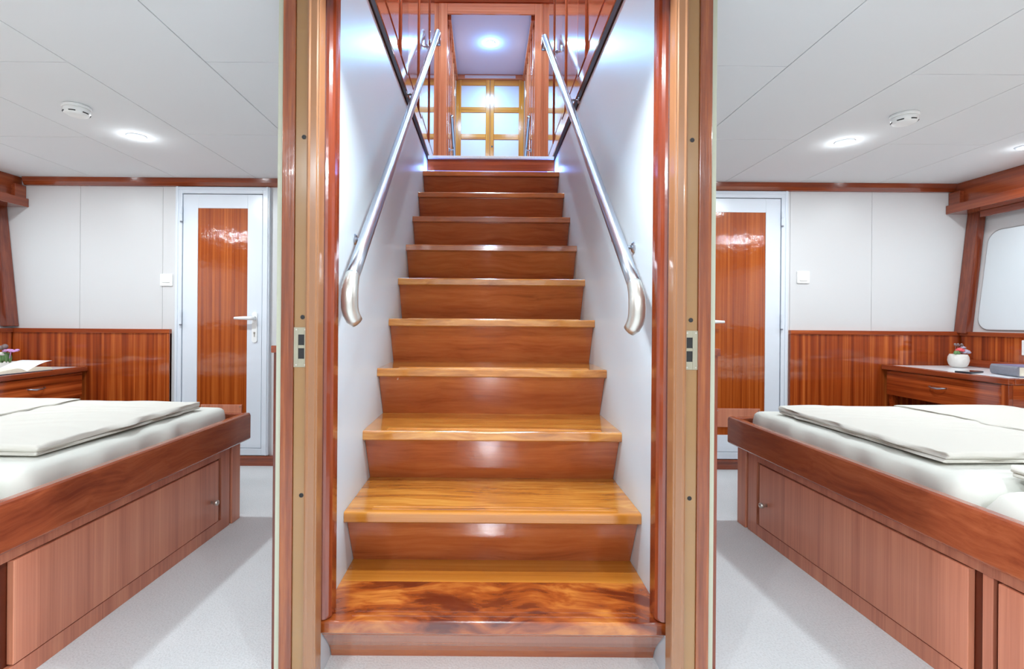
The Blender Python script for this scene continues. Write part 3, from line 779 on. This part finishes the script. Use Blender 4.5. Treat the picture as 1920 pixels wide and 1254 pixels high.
# ------------------------------------------------------------------ wall fittings
def switch(x, z, label, sq=True):
    t = thing('light_switch', label, 'light switch', (x, BY - .0005, z), group='white wall switches')
    obj('plate', lambda bm: prism(bm, rrect(.085, .083, .006, 4), 'Y', -.009, 0), 'plastic', t, .002)
    obj('rocker', lambda bm: prism(bm, rrect(.052, .052 if sq else .035, .004, 4), 'Y', -.014, -.009), 'plastic', t, .0015)
switch(-2.176, 1.256, 'white wall switch left of the left cabin door', False)
switch(2.150, 1.308, 'white wall switch right of the right cabin door')
t = thing('wall_socket', 'white socket on the wainscot at the right edge of the photo', 'socket', (3.2045, 2.98, .86))
obj('plate', bx(-.009, 0, -.045, .045, -.045, .045), 'plastic', t, .003)
obj('insert', bx(-.012, -.009, -.028, .028, -.028, .028), 'plastic', t, .002)

def smoke(x, y, label, rz):
    t = thing('smoke_detector', label, 'smoke detector', (x, y, ZC), rz, group='round smoke detectors')
    obj('base', lambda bm: lathe(bm, [(.050, 0), (.055, -.004), (.055, -.012), (.052, -.014)], seg=36), 'plastic', t, smooth=False)
    b = obj('cap', lambda bm: lathe(bm, [(.050, -.014), (.052, -.020), (.050, -.033), (.044, -.041), (.030, -.044), (.0, -.044)], seg=36), 'plastic', t, smooth=True)
    for a0 in range(0, 360, 60):
        pts = [(.0490 * math.cos(math.radians(a)), .0490 * math.sin(math.radians(a)), -.034) for a in range(a0 + 14, a0 + 46, 6)]
        obj('vent_slot', lambda bm: tube(bm, pts, .0026, 6), 'black', b)
smoke(-1.843, 2.27, 'white round smoke detector on the left cabin ceiling', .35)
smoke(1.882, 2.29, 'white round smoke detector on the right cabin ceiling', .1)

def downlight(x, y, z, label, group, mat='lamp', power=10, col=(.86, .95, 1), r=.034, glow=.05):
    t = thing('ceiling_light', label, 'ceiling light', (x, y, z), group=group)
    obj('bezel', lambda bm: lathe(bm, [(r + .012, 0), (r + .012, -.003), (r + .006, -.006), (r, -.006), (r, 0)], seg=32), 'whitepaint', t)
    obj('lens', lambda bm: lathe(bm, [(r - .001, -.001), (r - .001, -.004), (r * .6, -.007), (0, -.008)], seg=32), mat, t, smooth=True)
    l = bpy.data.lights.new('lamp', 'AREA'); l.shape = 'DISK'; l.size = 2 * r; l.energy = power; l.color = col
    o = bpy.data.objects.new('lamp', l); C.objects.link(o); o.location = (0, 0, -.012); o.parent = t
    l = bpy.data.lights.new('lamp_glow', 'POINT'); l.energy = power * glow; l.specular_factor = 0; l.shadow_soft_size = .022; l.color = col
    o = bpy.data.objects.new('lamp_glow', l); C.objects.link(o); o.location = (0, 0, -.034); o.parent = t
    return t
for s, nm in ((-1, 'left'), (1, 'right')):
    for x, y, p, lbl in ((1.845 + .015 * s, 2.64, 10, 'round ceiling light beside the smoke detector in the %s cabin half' % nm),
                      (2.86, 2.69, 4.5, 'round ceiling light near the %s hull, over the desk' % nm),
                      (2.87, 1.10, 5.5, 'round ceiling light over the %s bed near the hull' % nm),
                      (1.86, .95, 5, 'round ceiling light over the near half of the %s bed' % nm),
                      (1.0, -.6, 18, 'added round fill light at the rear of the %s cabin half' % nm)):  # rear pair is unseen, added as fill for the aisles
        downlight(s * x, y, ZC, lbl, 'round cabin downlights', 'lamp', p)
downlight(CX, -.45, ZC, 'added round fill light behind the camera on the centre line', 'round cabin downlights', 'lamp', 22)  # unseen lamp added to light bed sides and risers from the front
downlight(CX, 1.25, ZC, 'round ceiling light in front of the stair foot', 'round cabin downlights', 'lamp', 18)
UC = (.20, .57, 1.0)
downlight(.022, 5.85, 4.20, 'round ceiling light in the upper corridor', 'round upper deck downlights', 'lampblue', 40, UC, .042, .13)
for s_, nm in ((-1, 'left'), (1, 'right')):
    downlight(CX + s_ * .40, 4.30, 4.40, 'round ceiling light %s of the stair head' % nm, 'round upper deck downlights', 'lampblue', 26, (.34, .66, 1.0), .036, .04)
downlight(CX, 2.0, 4.40, 'round ceiling light above the stair foot', 'round upper deck downlights', 'lampblue', 72, (.66, .90, 1.0), .042, .02)
# blue step lights glowing on the walls by the top riser
for s in (-1, 1):
    l = bpy.data.lights.new('step_lamp', 'AREA'); l.energy = .9; l.color = (.16, .34, 1); l.shape = 'RECTANGLE'; l.size = .02; l.size_y = .16
    o = bpy.data.objects.new('step_lamp', l); C.objects.link(o); o.location = (s * .425, 9 * GO + .17, 2.11); o.rotation_euler = (0, -s * PI / 2, 0); o.parent = st

# ------------------------------------------------------------------ world, camera, view
w = bpy.data.worlds.new('World'); S.world = w; w.use_nodes = True
w.node_tree.nodes['Background'].inputs[0].default_value = (.8, .85, 1, 1); w.node_tree.nodes['Background'].inputs[1].default_value = .3
cam = bpy.data.cameras.new('camera'); co = bpy.data.objects.new('camera', cam); C.objects.link(co); S.camera = co
cam.sensor_width = 36; cam.lens = 950 / 1920 * 36
cam.shift_x = 48 / 1920; cam.shift_y = -27 / 1920
cam.clip_start = .02
co.matrix_world = Matrix.Translation((0, 0, 1.0)) @ Matrix.Rotation(PI / 2, 4, 'X') @ Matrix.Rotation(math.radians(.45), 4, 'Z')
S.view_settings.view_transform = 'Standard'; S.view_settings.look = 'None'
S.view_settings.exposure = .45; S.view_settings.gamma = 1; S.view_settings.use_curve_mapping = False
S.cycles.max_bounces = 12; S.cycles.diffuse_bounces = 8; S.cycles.glossy_bounces = 5
S.cycles.use_denoising = True
S.cycles.sample_clamp_indirect = 25
S.cycles.caustics_reflective = False
